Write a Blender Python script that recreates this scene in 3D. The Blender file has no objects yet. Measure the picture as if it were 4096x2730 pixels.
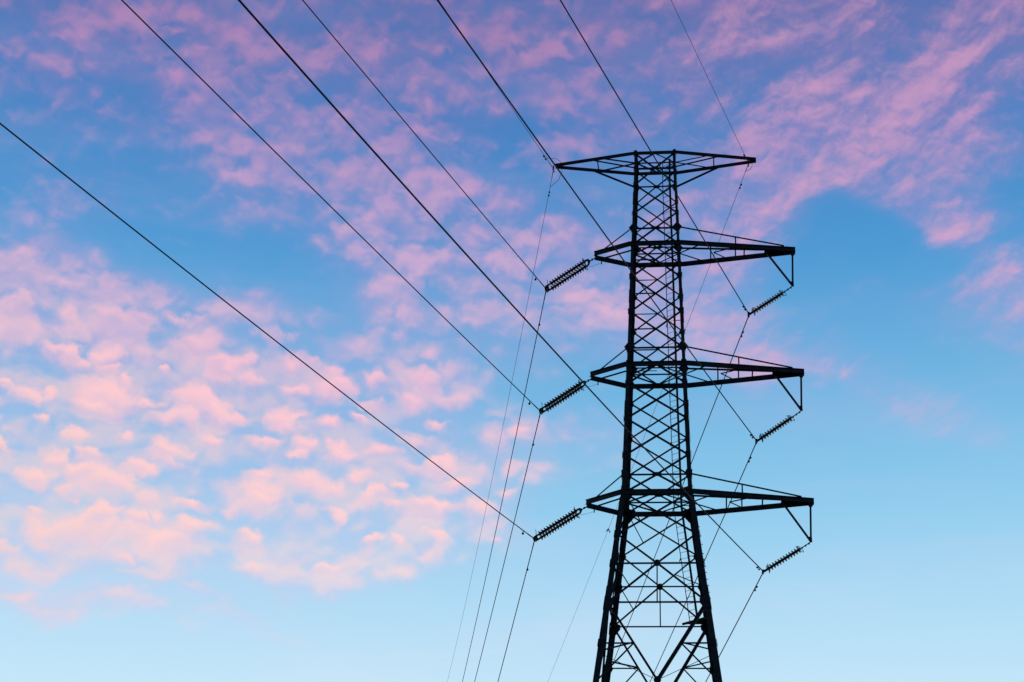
import bpy, math, random
from math import radians, sin, cos, pi
from mathutils import Vector, Matrix
random.seed(7)
scene = bpy.context.scene
COL = scene.collection

# ------------------------------------------------------------------ camera
cam_d = bpy.data.cameras.new("camera")
cam_d.sensor_width = 36.0
cam_d.lens = 63.0
cam_d.clip_start = 0.1
cam_d.clip_end = 6000.0
cam_o = bpy.data.objects.new("camera", cam_d)
COL.objects.link(cam_o)
PITCH, ROLL = radians(23.3695), radians(1.6023)
fw = Vector((0, cos(PITCH), sin(PITCH)))
r0, u0 = Vector((1, 0, 0)), Vector((0, -sin(PITCH), cos(PITCH)))
rt = r0 * cos(ROLL) + u0 * sin(ROLL)
up = u0 * cos(ROLL) - r0 * sin(ROLL)
EYE = 1.6
M = Matrix((rt, up, -fw)).transposed().to_4x4()
M.translation = Vector((0, 0, EYE))
cam_o.matrix_world = M
scene.camera = cam_o

# ------------------------------------------------------------------ view transform
scene.view_settings.view_transform = 'Standard'
scene.view_settings.look = 'None'
scene.view_settings.exposure = 0.0
scene.view_settings.gamma = 1.0

# ------------------------------------------------------------------ sky
def lin(c):
    return tuple((v / 12.92 if v <= 0.04045 else ((v + 0.055) / 1.055) ** 2.4) for v in (x / 255.0 for x in c)) + (1.0,)


SKY_STOPS = [(0, (232, 244, 250)), (9, (212, 238, 251)), (12, (199, 231, 249)), (15, (178, 219, 245)), (18, (147, 204, 238)), (22, (112, 180, 225)), (26, (80, 154, 212)), (30, (58, 132, 196)), (34, (52, 114, 178)), (45, (48, 104, 166)), (60, (38, 84, 140))]
PINK_STOPS = [(8, (255, 228, 228)), (14, (255, 222, 222)), (18, (255, 210, 213)), (22, (249, 195, 212)), (26, (222, 174, 208)), (30, (202, 150, 194)), (34, (190, 132, 176)), (45, (160, 116, 168))]
LILAC_STOPS = [(8, (220, 220, 242)), (14, (204, 208, 238)), (18, (190, 194, 232)), (22, (164, 172, 222)), (26, (140, 150, 208)), (30, (122, 126, 190)), (34, (128, 112, 172)), (45, (100, 110, 168))]
ALPHA_STOPS = [(8, .5), (12, .7), (15, .98), (22, 1.0), (26, .92), (30, .84), (34, .82)]
HEAPS = [(0.98, 11.3), (0.44, 3.1), (0.70, 5.7)]
HEAP_LO, HEAP_HI, BASE_CUT = 1.0, 0.42, 0.72
HI, LO = (0.42, 1.5, 0.40, 3.0), (1.00, 1.2, 0.26, 3.0)
MASK_GAIN, D_LO, D_HI, L_LO, L_HI, NISH = 0.95, -0.08, 0.95, 0.02, 0.95, 0.0015
VEIL_STOPS = [(12, .24), (20, .27), (25, .30), (29, .36), (34, .46)]
FINE_LO, FINE_HI, C_LO, C_HI, SH_G, SH_D, WARP = 0.42, 0.70, -0.04, 0.54, 1.0, 0.5, 0.9

SUN_EL, SUN_AZ = radians(2.5), radians(-38.0)       # the low sun stands ahead, to the left of the view
world = bpy.data.worlds.new("World")
scene.world = world
world.use_nodes = True
NT = world.node_tree
NT.nodes.clear()

class G:
    def __init__(s, nt): s.nt = nt
    def n(s, t, **kw):
        o = s.nt.nodes.new(t)
        for k, v in kw.items(): setattr(o, k, v)
        return o
    def put(s, sock, v):
        if isinstance(v, bpy.types.NodeSocket): s.nt.links.new(v, sock)
        elif v is not None: sock.default_value = v
    def math(s, op, a, b=None, c=None, clamp=False):
        o = s.n('ShaderNodeMath', operation=op, use_clamp=clamp)
        for i, v in enumerate((a, b, c)): s.put(o.inputs[i], v)
        return o.outputs[0]
    def smooth(s, x, lo, hi, a=0.0, b=1.0):
        o = s.n('ShaderNodeMapRange', interpolation_type='SMOOTHSTEP')
        s.put(o.inputs['Value'], x)
        for k, v in (('From Min', lo), ('From Max', hi), ('To Min', a), ('To Max', b)): s.put(o.inputs[k], v)
        return o.outputs[0]
    def mix(s, f, a, b, blend='MIX'):
        o = s.n('ShaderNodeMix', data_type='RGBA', blend_type=blend)
        s.put(o.inputs[0], f); s.put(o.inputs[6], a); s.put(o.inputs[7], b)
        return o.outputs[2]
    def vec(s, op, a, b=None, scale=None):
        o = s.n('ShaderNodeVectorMath', operation=op)
        s.put(o.inputs[0], a)
        if b is not None: s.put(o.inputs[1], b)
        if scale is not None: s.put(o.inputs['Scale'], scale)
        return o.outputs[0]
    def noise(s, v, scale, detail=4.0, rough=0.5, dist=0.0, lac=2.0, color=False):
        o = s.n('ShaderNodeTexNoise', noise_dimensions='3D')
        s.put(o.inputs['Vector'], v)
        o.inputs['Scale'].default_value = scale; o.inputs['Detail'].default_value = detail
        o.inputs['Roughness'].default_value = rough; o.inputs['Distortion'].default_value = dist
        o.inputs['Lacunarity'].default_value = lac
        return o.outputs['Color' if color else 'Fac']
    def ramp(s, x, stops):
        o = s.n('ShaderNodeValToRGB')
        cr = o.color_ramp
        cr.interpolation = 'B_SPLINE' if False else 'LINEAR'
        while len(cr.elements) < len(stops): cr.elements.new(0.5)
        for e, (p, c) in zip(cr.elements, stops): e.position = p; e.color = c
        s.put(o.inputs[0], x)
        return o.outputs[0]

g = G(NT)
tc = g.n('ShaderNodeTexCoord')
sep = g.n('ShaderNodeSeparateXYZ')
g.put(sep.inputs[0], tc.outputs['Generated'])
dx, dy, dz = sep.outputs
DEG = 180.0 / pi
az = g.math('MULTIPLY', g.math('ARCTAN2', dx, dy), DEG)
el = g.math('MULTIPLY', g.math('ARCSINE', dz), DEG)
cmb = g.n('ShaderNodeCombineXYZ')
g.put(cmb.inputs[0], az); g.put(cmb.inputs[1], el)
P = cmb.outputs[0]

Pf = P
# clear air: physical sky plus a graded dusk blue by height above the horizon
nish = g.n('ShaderNodeTexSky', sky_type='NISHITA')
nish.sun_disc = False
nish.sun_elevation = SUN_EL
nish.sun_rotation = SUN_AZ
nish.ozone_density = 4.0
nish.air_density = 1.0
nish.dust_density = 0.3
t_el = g.math('DIVIDE', el, 60.0, clamp=True)
clear = g.ramp(t_el, [(e / 60.0, lin(c)) for e, c in SKY_STOPS])
# a slow drift of tone through the clear air
drift = g.noise(P, 0.06, 2.0)
clear = g.mix(g.smooth(az, 0.0, 22.0, 0.0, 0.35), clear, g.mix(1.0, clear, (1.04, 1.05, 1.02, 1), 'MULTIPLY'))
clear = g.mix(g.smooth(drift, 0.3, 0.7, 0.0, 0.25), clear, g.mix(1.0, clear, (0.86, 0.94, 0.98, 1), 'MULTIPLY'))

# faint level traces of haze in the clear air
hz = g.smooth(g.noise(g.vec('MULTIPLY', Pf, (0.10, 0.55, 1.0)), 1.0, 5.0, 0.6, 0.3), 0.45, 0.72, 0.0, 0.16)
clear = g.mix(hz, clear, g.mix(g.smooth(el, 12.0, 26.0), lin((226, 224, 242)), lin((160, 168, 216))))
# where the cloud field is thick: patches fixed in the sky (azimuth, elevation, radii, tilt, weight)
PATCHES = [(-5.14, 26.27, 8.47, 3.21, -26.6, 0.22), (-10.65, 27.61, 9.89, 3.8, -21.6, 0.16), (-6.68, 28.1, 8.61, 4.09, -31.6, 0.2), (-6.68, 16.9, 7.94, 2.34, -9.6, 0.35), (-13.74, 17.03, 7.94, 2.04, -7.6, 0.4), (3.33, 33.38, 45.47, 9.05, -3.6, 0.22), (8.21, 33.27, 27.95, 5.55, -1.6, 0.22), (-12.34, 31.24, 17.76, 7.59, -16.6, 0.12), (-7.7, 28.98, 16.69, 4.67, -31.6, 0.22), (15.27, 32.36, 15.21, 5.26, -16.6, 0.55), (0.92, 31.74, 17.86, 5.84, -21.6, 0.22), (-13.09, 32.09, 19.3, 5.26, -1.6, 0.28), (-17.78, 30.59, 7.8, 4.97, -1.6, 0.34), (-9.11, 30.5, 14.24, 4.38, -39.6, 0.34), (-12.22, 31.52, 6.85, 2.04, -31.6, 0.15), (-3.56, 28.15, 10.93, 3.8, -41.6, 0.3), (-0.84, 27.02, 9.84, 3.21, -26.6, 0.25), (1.65, 27.07, 4.59, 2.04, -1.6, 0.22), (-16.4, 26.76, 7.52, 3.5, -11.6, 0.34), (-14.16, 26.66, 3.92, 2.04, -1.6, 0.22), (-8.43, 26.86, 5.24, 1.75, 8.4, 0.12), (-5.08, 27.52, 4.94, 1.75, -11.6, 0.18), (-17.05, 23.55, 3.82, 3.8, -1.6, 0.75), (-14.24, 24.05, 8.32, 3.21, -11.6, 0.36), (-9.18, 24.44, 3.21, 2.04, -1.6, 0.8), (-14.47, 22.53, 8.54, 2.77, -9.6, 0.5), (-11.21, 23.29, 3.82, 2.04, -1.6, 0.4), (-9.47, 22.21, 8.52, 3.8, -13.6, 0.42), (-4.46, 22.83, 5.39, 2.63, -11.6, 0.34), (-3.32, 24.14, 2.88, 1.17, -11.6, 0.3), (-7.2, 23.35, 5.09, 1.75, -1.6, 0.2), (-13.21, 21.71, 4.4, 2.34, -1.6, 0.35), (-15.52, 19.95, 9.94, 4.09, -9.6, 0.6), (-8.44, 20.63, 10.92, 4.38, -15.6, 0.75), (-3.16, 21.23, 8.15, 4.09, -16.6, 0.34), (-10.02, 19.0, 11.74, 3.8, -17.6, 0.6), (-4.71, 19.77, 10.86, 3.8, -13.6, 0.62), (-15.8, 18.03, 12.9, 4.09, -7.6, 1.4), (-12.0, 17.6, 15.32, 2.04, -11.6, 1.2), (-7.62, 17.94, 8.6, 3.21, -13.6, 0.5), (-3.88, 18.15, 8.61, 2.92, -11.6, 0.5), (-1.31, 19.5, 6.82, 3.21, -1.6, 0.36), (-15.12, 16.09, 6.38, 0.99, -3.6, 0.7), (-14.66, 14.67, 8.45, 0.93, -5.6, 0.9), (-10.32, 15.03, 9.07, 0.76, -9.6, 0.6), (-5.5, 16.49, 3.05, 1.17, -11.6, 0.34), (-2.39, 17.52, 5.82, 1.46, -5.6, 0.48), (-3.78, 16.5, 6.09, 1.17, -7.6, 0.22), (-16.54, 24.85, 3.86, 1.46, -1.6, 0.2), (-0.47, 25.36, 8.4, 2.92, -11.6, 0.42), (2.93, 24.03, 8.31, 3.5, -6.6, 0.55), (-1.46, 23.38, 8.27, 2.92, -1.6, 0.28), (2.51, 20.14, 5.6, 1.46, -1.6, 0.36), (7.63, 24.54, 7.38, 3.21, -11.6, 0.36), (8.19, 23.15, 9.21, 1.75, -9.6, 0.55), (11.65, 21.79, 10.69, 1.61, -21.6, 0.26), (14.95, 20.12, 7.47, 1.75, -26.6, 0.14), (10.87, 29.21, 11.04, 3.21, 20.4, 0.95), (14.7, 29.48, 6.04, 2.48, -21.6, 0.6), (9.59, 28.26, 5.64, 1.9, 13.4, 0.45), (14.14, 28.11, 5.63, 1.46, -16.6, 0.9), (15.82, 26.95, 2.79, 2.34, -1.6, 0.65), (16.24, 25.16, 6.78, 1.75, 6.4, 0.55), (16.68, 23.78, 5.74, 2.04, -11.6, 0.32), (13.33, 25.25, 2.91, 1.02, -1.6, 0.16), (6.55, 31.16, 8.87, 3.5, -1.6, 0.14), (12.09, 31.43, 10.27, 2.63, -21.6, 0.16), (17.31, 30.02, 5.4, 4.09, -1.6, 0.12), (-3.04, 30.24, 14.2, 5.26, -1.6, 0.24), (-13.44, 29.07, 5.35, 2.63, -1.6, 0.14), (4.14, 26.53, 7.18, 2.63, -1.6, 0.22), (6.44, 25.95, 6.5, 2.34, -1.6, 0.22), (17.93, 28.89, 2.67, 1.75, -1.6, 0.2), (-15.61, 28.37, 6.64, 4.09, -1.6, -0.16), (-8.6, 25.46, 4.53, 1.75, -1.6, -0.2), (-12.97, 25.57, 7.12, 1.75, -1.6, -0.25), (-6.76, 25.33, 4.52, 1.46, -31.6, -0.15), (12.44, 25.17, 8.07, 3.5, -1.6, -0.12), (17.1, 28.04, 3.64, 3.8, -1.6, -0.16), (13.25, 26.21, 7.16, 1.75, -1.6, -0.1), (7.72, 17.25, 24.47, 4.38, -1.6, -0.3), (1.17, 20.95, 5.32, 1.75, -1.6, -0.1)]
warp = g.noise(P, 0.16, 3.0, 0.55, color=True)
Pw = g.vec('ADD', P, g.vec('SCALE', g.vec('SUBTRACT', warp, (0.5, 0.5, 0.5)), scale=5.0))
flat = g.vec('MULTIPLY', Pw, (1, 1, 0))
mask = None
for (a, e, rx, ry, rot, w) in PATCHES:
    mp = g.n('ShaderNodeMapping', vector_type='TEXTURE')
    g.put(mp.inputs['Vector'], flat)
    mp.inputs['Location'].default_value = (a, e, 0)
    mp.inputs['Rotation'].default_value = (0, 0, radians(rot))
    mp.inputs['Scale'].default_value = (rx, ry, 1)
    gr = g.n('ShaderNodeTexGradient', gradient_type='QUADRATIC_SPHERE')
    g.put(gr.inputs[0], mp.outputs[0])
    mask = g.math('MULTIPLY', gr.outputs['Fac'], w) if mask is None else g.math('MULTIPLY_ADD', gr.outputs['Fac'], w, mask)
# outside the stretch of sky in view the field simply thins and thickens at random
else_where = g.smooth(g.math('ABSOLUTE', az), 21.0, 30.0)
mask = g.math('ADD', mask, g.math('MULTIPLY', else_where, g.smooth(g.noise(P, 0.05, 2.0), 0.4, 0.65, 0.0, 0.5)))

# billows
def billow(p, sc, bv, bn, ns, nd):
    big = g.noise(p, ns, nd, 0.5)
    vor = g.n('ShaderNodeTexVoronoi', voronoi_dimensions='2D', feature='SMOOTH_F1')
    g.put(vor.inputs['Vector'], p)
    vor.inputs['Scale'].default_value = sc
    vor.inputs['Smoothness'].default_value = 0.6
    vor.inputs['Detail'].default_value = 1.8
    vor.inputs['Roughness'].default_value = 0.42
    vor.inputs['Lacunarity'].default_value = 2.2
    v = g.math('SUBTRACT', 0.60, vor.outputs['Distance'])
    return g.math('MULTIPLY_ADD', v, bv, g.math('MULTIPLY', g.math('SUBTRACT', big, 0.5), bn))
w2 = g.noise(P, 0.55, 3.0, 0.5, color=True)
Pb = g.vec('MULTIPLY', g.vec('ADD', P, g.vec('SCALE', g.vec('SUBTRACT', w2, (0.5, 0.5, 0.5)), scale=WARP)), (0.85, 1.2, 1.0))
low = g.smooth(el, 21.0, 26.0)                                # bigger heaps low down, small flecks high up
def two(p):
    return g.math('ADD', g.math('MULTIPLY', billow(p, 0.80, *HI), low), g.math('MULTIPLY', billow(p, 0.50, *LO), g.math('SUBTRACT', 1.0, low)))
b0 = two(Pb)
b1 = two(g.vec('ADD', Pb, (-0.10, 0.40, 0.0)))
# to the right the field is combed out into long soft streaks
def streak(p, turn=24.0):
    mp = g.n('ShaderNodeMapping', vector_type='TEXTURE')
    g.put(mp.inputs['Vector'], p)
    mp.inputs['Rotation'].default_value = (0, 0, radians(turn))
    mp.inputs['Scale'].default_value = (2.4, 1.05, 1.0)
    return g.math('MULTIPLY', g.math('SUBTRACT', g.noise(mp.outputs[0], 0.36, 6.0, 0.56, 0.5), 0.49), 2.5)
comb = g.math('MULTIPLY', g.smooth(az, 3.0, 9.0), g.smooth(el, 15.0, 21.0))
comb = g.math('MULTIPLY', comb, 0.72)
def combed(b, p):
    return g.math('ADD', g.math('MULTIPLY', b, g.math('SUBTRACT', 1.0, comb)), g.math('MULTIPLY', streak(p), comb))
b0, b1 = combed(b0, P), combed(b1, g.vec('ADD', P, (-0.10, 0.40, 0.0)))
flatten = g.smooth(el, 14.0, 16.6, 0.85, 0.0)                 # near the horizon only thin level bars are left
def levelled(b, p):
    return g.math('ADD', g.math('MULTIPLY', b, g.math('SUBTRACT', 1.0, flatten)), g.math('MULTIPLY', streak(p, -5.0), flatten))
b0, b1 = levelled(b0, P), levelled(b1, g.vec('ADD', P, (-0.10, 0.40, 0.0)))
fine = g.math('SUBTRACT', g.noise(Pb, 1.5, 5.0, 0.58, 0.4), 0.5)
fine1 = g.math('SUBTRACT', g.noise(g.vec('ADD', Pb, (-0.06, 0.20, 0.0)), 1.5, 3.0, 0.5, 0.4), 0.5)
finew = g.math('MULTIPLY_ADD', low, FINE_HI - FINE_LO, FINE_LO)
tex = g.math('MULTIPLY_ADD', fine, finew, b0)
shade = g.math('ADD', g.math('SUBTRACT', b0, b1), g.math('MULTIPLY', g.math('SUBTRACT', fine, fine1), 0.4))
dens = g.math('MULTIPLY_ADD', g.math('MINIMUM', mask, g.math('MULTIPLY_ADD', low, -0.36, 0.98)), MASK_GAIN, g.math('MULTIPLY_ADD', shade, SH_D, tex))
puff = g.smooth(dens, D_LO, D_HI)
# rounded heaps: crisp, lit crowns that melt away underneath
def heaps(p, sc, shift):
    q = g.vec('ADD', p, (shift, shift * 0.37, 0.0))
    v1 = g.n('ShaderNodeTexVoronoi', voronoi_dimensions='2D', feature='F1')
    v2 = g.n('ShaderNodeTexVoronoi', voronoi_dimensions='2D', feature='DISTANCE_TO_EDGE')
    for v in (v1, v2):
        g.put(v.inputs['Vector'], q); v.inputs['Scale'].default_value = sc; v.inputs['Randomness'].default_value = 0.9
    loc = g.vec('SCALE', g.vec('SUBTRACT', q, v1.outputs['Position']), scale=sc)
    sx = g.n('ShaderNodeSeparateXYZ'); g.put(sx.inputs[0], loc)
    sc_ = g.n('ShaderNodeSeparateXYZ'); g.put(sc_.inputs[0], v1.outputs['Color'])
    lx, ly = sx.outputs[0], sx.outputs[1]
    k = g.smooth(ly, -0.05, 0.12, 1.05, 1.75)
    e = g.math('SQRT', g.math('ADD', g.math('POWER', lx, 2.0), g.math('POWER', g.math('MULTIPLY', ly, k), 2.0)))
    r = g.math('MULTIPLY_ADD', sc_.outputs[0], 0.34, 0.34)
    a = g.smooth(g.math('SUBTRACT', 1.0, g.math('DIVIDE', e, r)), -0.06, 0.85)
    a = g.math('MULTIPLY', a, g.smooth(v2.outputs['Distance'], 0.0, 0.16))
    a = g.math('MULTIPLY', a, g.smooth(sc_.outputs[1], 0.05, 0.55, 0.15, 1.0))
    return a, g.smooth(ly, -0.30, 0.22)
wf = g.noise(P, 1.1, 4.0, 0.55, color=True)
Ph = g.vec('ADD', P, g.vec('SCALE', g.vec('SUBTRACT', wf, (0.5, 0.5, 0.5)), scale=1.0))
Ph = g.vec('ADD', Ph, g.vec('SCALE', g.vec('SUBTRACT', w2, (0.5, 0.5, 0.5)), scale=1.0))
Ph = g.vec('MULTIPLY', Ph, (0.78, 1.12, 1.0))
heap_a = heap_l = None
for sc, shift in HEAPS:
    a, l = heaps(Ph, sc, shift)
    if heap_a is None: heap_a, heap_l = a, l
    else:
        heap_l = g.math('ADD', g.math('MULTIPLY', heap_l, g.math('SUBTRACT', 1.0, a)), g.math('MULTIPLY', l, a))
        heap_a = g.math('SUBTRACT', g.math('ADD', heap_a, a), g.math('MULTIPLY', heap_a, a))
heap_w = g.math('MULTIPLY', g.math('MULTIPLY_ADD', low, HEAP_HI - HEAP_LO, HEAP_LO), g.math('SUBTRACT', 1.0, g.math('MAXIMUM', comb, flatten)))
heap_a = g.math('MULTIPLY', heap_a, g.smooth(g.math('MULTIPLY_ADD', b0, 0.30, mask), 0.12, 0.68))
puff = g.math('MULTIPLY', puff, g.math('SUBTRACT', 1.0, g.math('MULTIPLY', heap_w, BASE_CUT)))
cover = g.smooth(g.math('MULTIPLY_ADD', tex, 0.12, mask), C_LO, C_HI)
veil = g.ramp(t_el, [(e / 60.0, (v, v, v, 1)) for e, v in VEIL_STOPS])
alpha = g.math('MULTIPLY', cover, g.math('MULTIPLY_ADD', puff, g.math('SUBTRACT', 1.0, veil), veil))
ha = g.math('MULTIPLY', heap_a, heap_w)
alpha = g.math('SUBTRACT', g.math('ADD', alpha, ha), g.math('MULTIPLY', alpha, ha))
alpha = g.math('MULTIPLY', alpha, g.ramp(t_el, [(e / 60.0, (v, v, v, 1)) for e, v in ALPHA_STOPS]))
pink = g.ramp(t_el, [(e / 60.0, lin(c)) for e, c in PINK_STOPS])
lilac = g.ramp(t_el, [(e / 60.0, lin(c)) for e, c in LILAC_STOPS])
lit = g.smooth(g.math('ADD', g.math('MULTIPLY', shade, SH_G), g.math('MULTIPLY', dens, 0.6)), L_LO, L_HI)
warm = g.math('MULTIPLY', g.smooth(az, -20.0, -3.0, 1.0, 0.0), g.smooth(el, 16.0, 27.0, 1.0, 0.0))
lit = g.math('ADD', g.math('MULTIPLY', lit, g.math('SUBTRACT', 1.0, ha)), g.math('MULTIPLY', g.math('MULTIPLY_ADD', heap_l, 0.80, 0.42), ha))
pink = g.mix(warm, pink, lin((255, 209, 204)))
pink = g.mix(g.math('MULTIPLY', comb, 0.8), pink, lin((222, 164, 198)))
cloud = g.mix(lit, lilac, pink)
sky = g.mix(alpha, clear, cloud)

# the sky behind the viewer, away from the sunset, is far darker
back = g.smooth(dy, -0.25, 0.65, 0.24, 1.0)
sky = g.mix(1.0, sky, g.mix(back, (0, 0, 0, 1), (1, 1, 1, 1)), 'MULTIPLY')
bg1 = g.n('ShaderNodeBackground'); g.put(bg1.inputs[0], sky); bg1.inputs[1].default_value = 1.0
bg2 = g.n('ShaderNodeBackground'); g.put(bg2.inputs[0], nish.outputs[0]); bg2.inputs[1].default_value = NISH
add = g.n('ShaderNodeAddShader')
NT.links.new(bg1.outputs[0], add.inputs[0]); NT.links.new(bg2.outputs[0], add.inputs[1])
wo = g.n('ShaderNodeOutputWorld')
NT.links.new(add.outputs[0], wo.inputs[0])
world.cycles.sampling_method = 'MANUAL'
world.cycles.sample_map_resolution = 256

# ------------------------------------------------------------------ sun
sun_d = bpy.data.lights.new("sun", 'SUN')
sun_d.energy = 0.07
sun_d.angle = radians(0.5)
sun_d.color = (1.0, 0.62, 0.42)
sun_o = bpy.data.objects.new("sun", sun_d)
COL.objects.link(sun_o)
sd = Vector((sin(SUN_AZ) * cos(SUN_EL), cos(SUN_AZ) * cos(SUN_EL), sin(SUN_EL)))
sun_o.rotation_euler = sd.to_track_quat('Z', 'Y').to_euler()
sun_o.location = (-60, 60, 40)

# ------------------------------------------------------------------ materials
def material(name, col, rough, metal=0.0, var=0.35, scale=6.0, bump=0.0):
    m = bpy.data.materials.new(name); m.use_nodes = True
    nt = m.node_tree; q = G(nt)
    bs = nt.nodes['Principled BSDF']
    t = q.n('ShaderNodeTexCoord')
    nz = q.noise(t.outputs['Object'], scale, 5.0, 0.6)
    c = q.mix(q.smooth(nz, 0.35, 0.68), tuple(v * (1 - var) for v in col) + (1,), tuple(min(1, v * (1 + var)) for v in col) + (1,))
    q.put(bs.inputs['Base Color'], c)
    q.put(bs.inputs['Roughness'], q.smooth(nz, 0.3, 0.7, rough - 0.1, rough + 0.1))
    bs.inputs['Metallic'].default_value = metal
    bs.inputs['Specular IOR Level'].default_value = 0.25
    if bump:
        b = q.n('ShaderNodeBump'); b.inputs['Strength'].default_value = bump; b.inputs['Distance'].default_value = 0.01
        q.put(b.inputs['Height'], nz); q.put(bs.inputs['Normal'], b.outputs[0])
    return m
STEEL = material("weathered dark steel", (0.034, 0.048, 0.068), 0.62, 0.0, 0.4, 3.0)
STEEL2 = material("dark bracing steel", (0.028, 0.038, 0.056), 0.66, 0.0, 0.4, 4.0)
WIRE = material("oxidised aluminium strand", (0.030, 0.032, 0.045), 0.6, 0.0, 0.3, 20.0)
PORC = material("brown glazed porcelain", (0.022, 0.012, 0.012), 0.35, 0.0, 0.3, 15.0)
FIT = material("forged fittings", (0.022, 0.026, 0.036), 0.55, 0.0, 0.3, 15.0)
GRASS = material("dusk grass", (0.035, 0.05, 0.02), 0.9, 0.0, 0.5, 0.4, 0.3)
CONC = material("footing concrete", (0.22, 0.21, 0.2), 0.9, 0.0, 0.2, 4.0)
GLASS = material("green toughened glass", (0.003, 0.100, 0.095), 0.4, 0.0, 0.25, 12.0)
GLASS.node_tree.nodes['Principled BSDF'].inputs['Transmission Weight'].default_value = 0.22
GLASS.node_tree.nodes['Principled BSDF'].inputs['IOR'].default_value = 1.5

# ------------------------------------------------------------------ mesh helpers
class MB:
    def __init__(s): s.v = []; s.f = []; s.sm = []
    def poly_prism(s, pts0, pts1, smooth=False):
        b = len(s.v); n = len(pts0)
        s.v += [tuple(p) for p in pts0] + [tuple(p) for p in pts1]
        for i in range(n):
            j = (i + 1) % n
            s.f.append((b + i, b + j, b + n + j, b + n + i)); s.sm.append(smooth)
        s.f.append(tuple(b + i for i in range(n))[::-1]); s.sm.append(False)
        s.f.append(tuple(b + n + i for i in range(n))); s.sm.append(False)
    def section(s, p, q, n1, n2, outline):
        p, q = Vector(p), Vector(q)
        f = lambda o: [o + n1 * a + n2 * b for a, b in outline]
        s.poly_prism(f(p), f(q))
    def angle(s, p, q, n1, n2, w, t=0.012, w2=None):
        """L section: flanges along n1 and n2 from the heel line p-q"""
        w2 = w2 or w
        p, q = Vector(p), Vector(q); d = (q - p).normalized()
        n1 = Vector(n1); n1 = (n1 - d * n1.dot(d)).normalized()
        n2 = Vector(n2); n2 = (n2 - d * n2.dot(d)); n2 = (n2 - n1 * n2.dot(n1)).normalized()
        s.section(p, q, n1, n2, [(0, 0), (w, 0), (w, t), (t, t), (t, w2), (0, w2)])
    def flat(s, p, q, nrm, w, t=0.012, off=0.0, lip=None):
        """bracing angle: wide flange in the plane square to nrm, centred on p-q, lip along nrm"""
        p, q = Vector(p), Vector(q); d = (q - p).normalized()
        n = Vector(nrm); n = (n - d * n.dot(d)).normalized()
        c = d.cross(n)
        if c.z < 0: c = -c
        o = n * off - c * (w / 2)
        s.angle(p + o, q + o, c, n, w, t, lip or w)
    def channel(s, p, q, out, h, fl, t=0.012):
        """C section: web upright, flanges along out"""
        p, q = Vector(p), Vector(q); d = (q - p).normalized()
        n = Vector(out); n = (n - d * n.dot(d)).normalized()
        z = Vector((0, 0, 1)); z = (z - d * z.dot(d)).normalized()
        a = h / 2
        s.section(p, q, n, z, [(0, -a), (fl, -a), (fl, -a + t), (t, -a + t), (t, a - t), (fl, a - t), (fl, a), (0, a)])
    def plate(s, pts, nrm, t=0.012, off=0.0):
        n = Vector(nrm).normalized()
        a = [Vector(p) + n * off for p in pts]
        s.poly_prism(a, [p + n * t for p in a])
    def box(s, c, sx, sy, sz):
        c = Vector(c); h = [(-sx / 2, -sy / 2), (sx / 2, -sy / 2), (sx / 2, sy / 2), (-sx / 2, sy / 2)]
        s.poly_prism([c + Vector((a, b, -sz / 2)) for a, b in h], [c + Vector((a, b, sz / 2)) for a, b in h])
    def tube(s, pts, r, seg=8, closed=False):
        pts = [Vector(p) for p in pts]; n = len(pts); b = len(s.v)
        ref = None
        for i, p in enumerate(pts):
            a = pts[(i - 1) % n] if (i or closed) else p
            c = pts[(i + 1) % n] if (i < n - 1 or closed) else p
            d = (c - a).normalized()
            if ref is None:
                ref = Vector((0, 0, 1)) if abs(d.z) < 0.9 else Vector((1, 0, 0))
            e1 = (ref - d * ref.dot(d)).normalized(); e2 = d.cross(e1); ref = e1
            rr = r[i] if isinstance(r, (list, tuple)) else r
            for k in range(seg):
                t = 2 * pi * k / seg
                s.v.append(tuple(p + e1 * (rr * cos(t)) + e2 * (rr * sin(t))))
        m = n if closed else n - 1
        for i in range(m):
            for k in range(seg):
                i2 = (i + 1) % n; k2 = (k + 1) % seg
                s.f.append((b + i * seg + k, b + i * seg + k2, b + i2 * seg + k2, b + i2 * seg + k)); s.sm.append(True)
        if not closed:
            s.f.append(tuple(b + k for k in range(seg))[::-1]); s.sm.append(False)
            s.f.append(tuple(b + (n - 1) * seg + k for k in range(seg))); s.sm.append(False)
    def lathe(s, prof, axis=Vector((0, 0, 1)), o=Vector((0, 0, 0)), seg=20):
        d = Vector(axis).normalized()
        ref = Vector((0, 1, 0)) if abs(d.y) < 0.9 else Vector((1, 0, 0))
        e1 = (ref - d * ref.dot(d)).normalized(); e2 = d.cross(e1)
        b = len(s.v)
        for r, h in prof:
            for k in range(seg):
                t = 2 * pi * k / seg
                s.v.append(tuple(Vector(o) + d * h + e1 * (r * cos(t)) + e2 * (r * sin(t))))
        for i in range(len(prof) - 1):
            for k in range(seg):
                k2 = (k + 1) % seg
                s.f.append((b + i * seg + k, b + i * seg + k2, b + (i + 1) * seg + k2, b + (i + 1) * seg + k)); s.sm.append(True)
    def mesh(s, name, mat):
        me = bpy.data.meshes.new(name)
        me.from_pydata(s.v, [], s.f)
        me.polygons.foreach_set('use_smooth', s.sm)
        me.materials.append(mat)
        me.update()
        return me
    def build(s, name, mat, parent=None):
        o = bpy.data.objects.new(name, s.mesh(name, mat))
        COL.objects.link(o)
        if parent is not None: o.parent = parent
        return o

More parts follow.
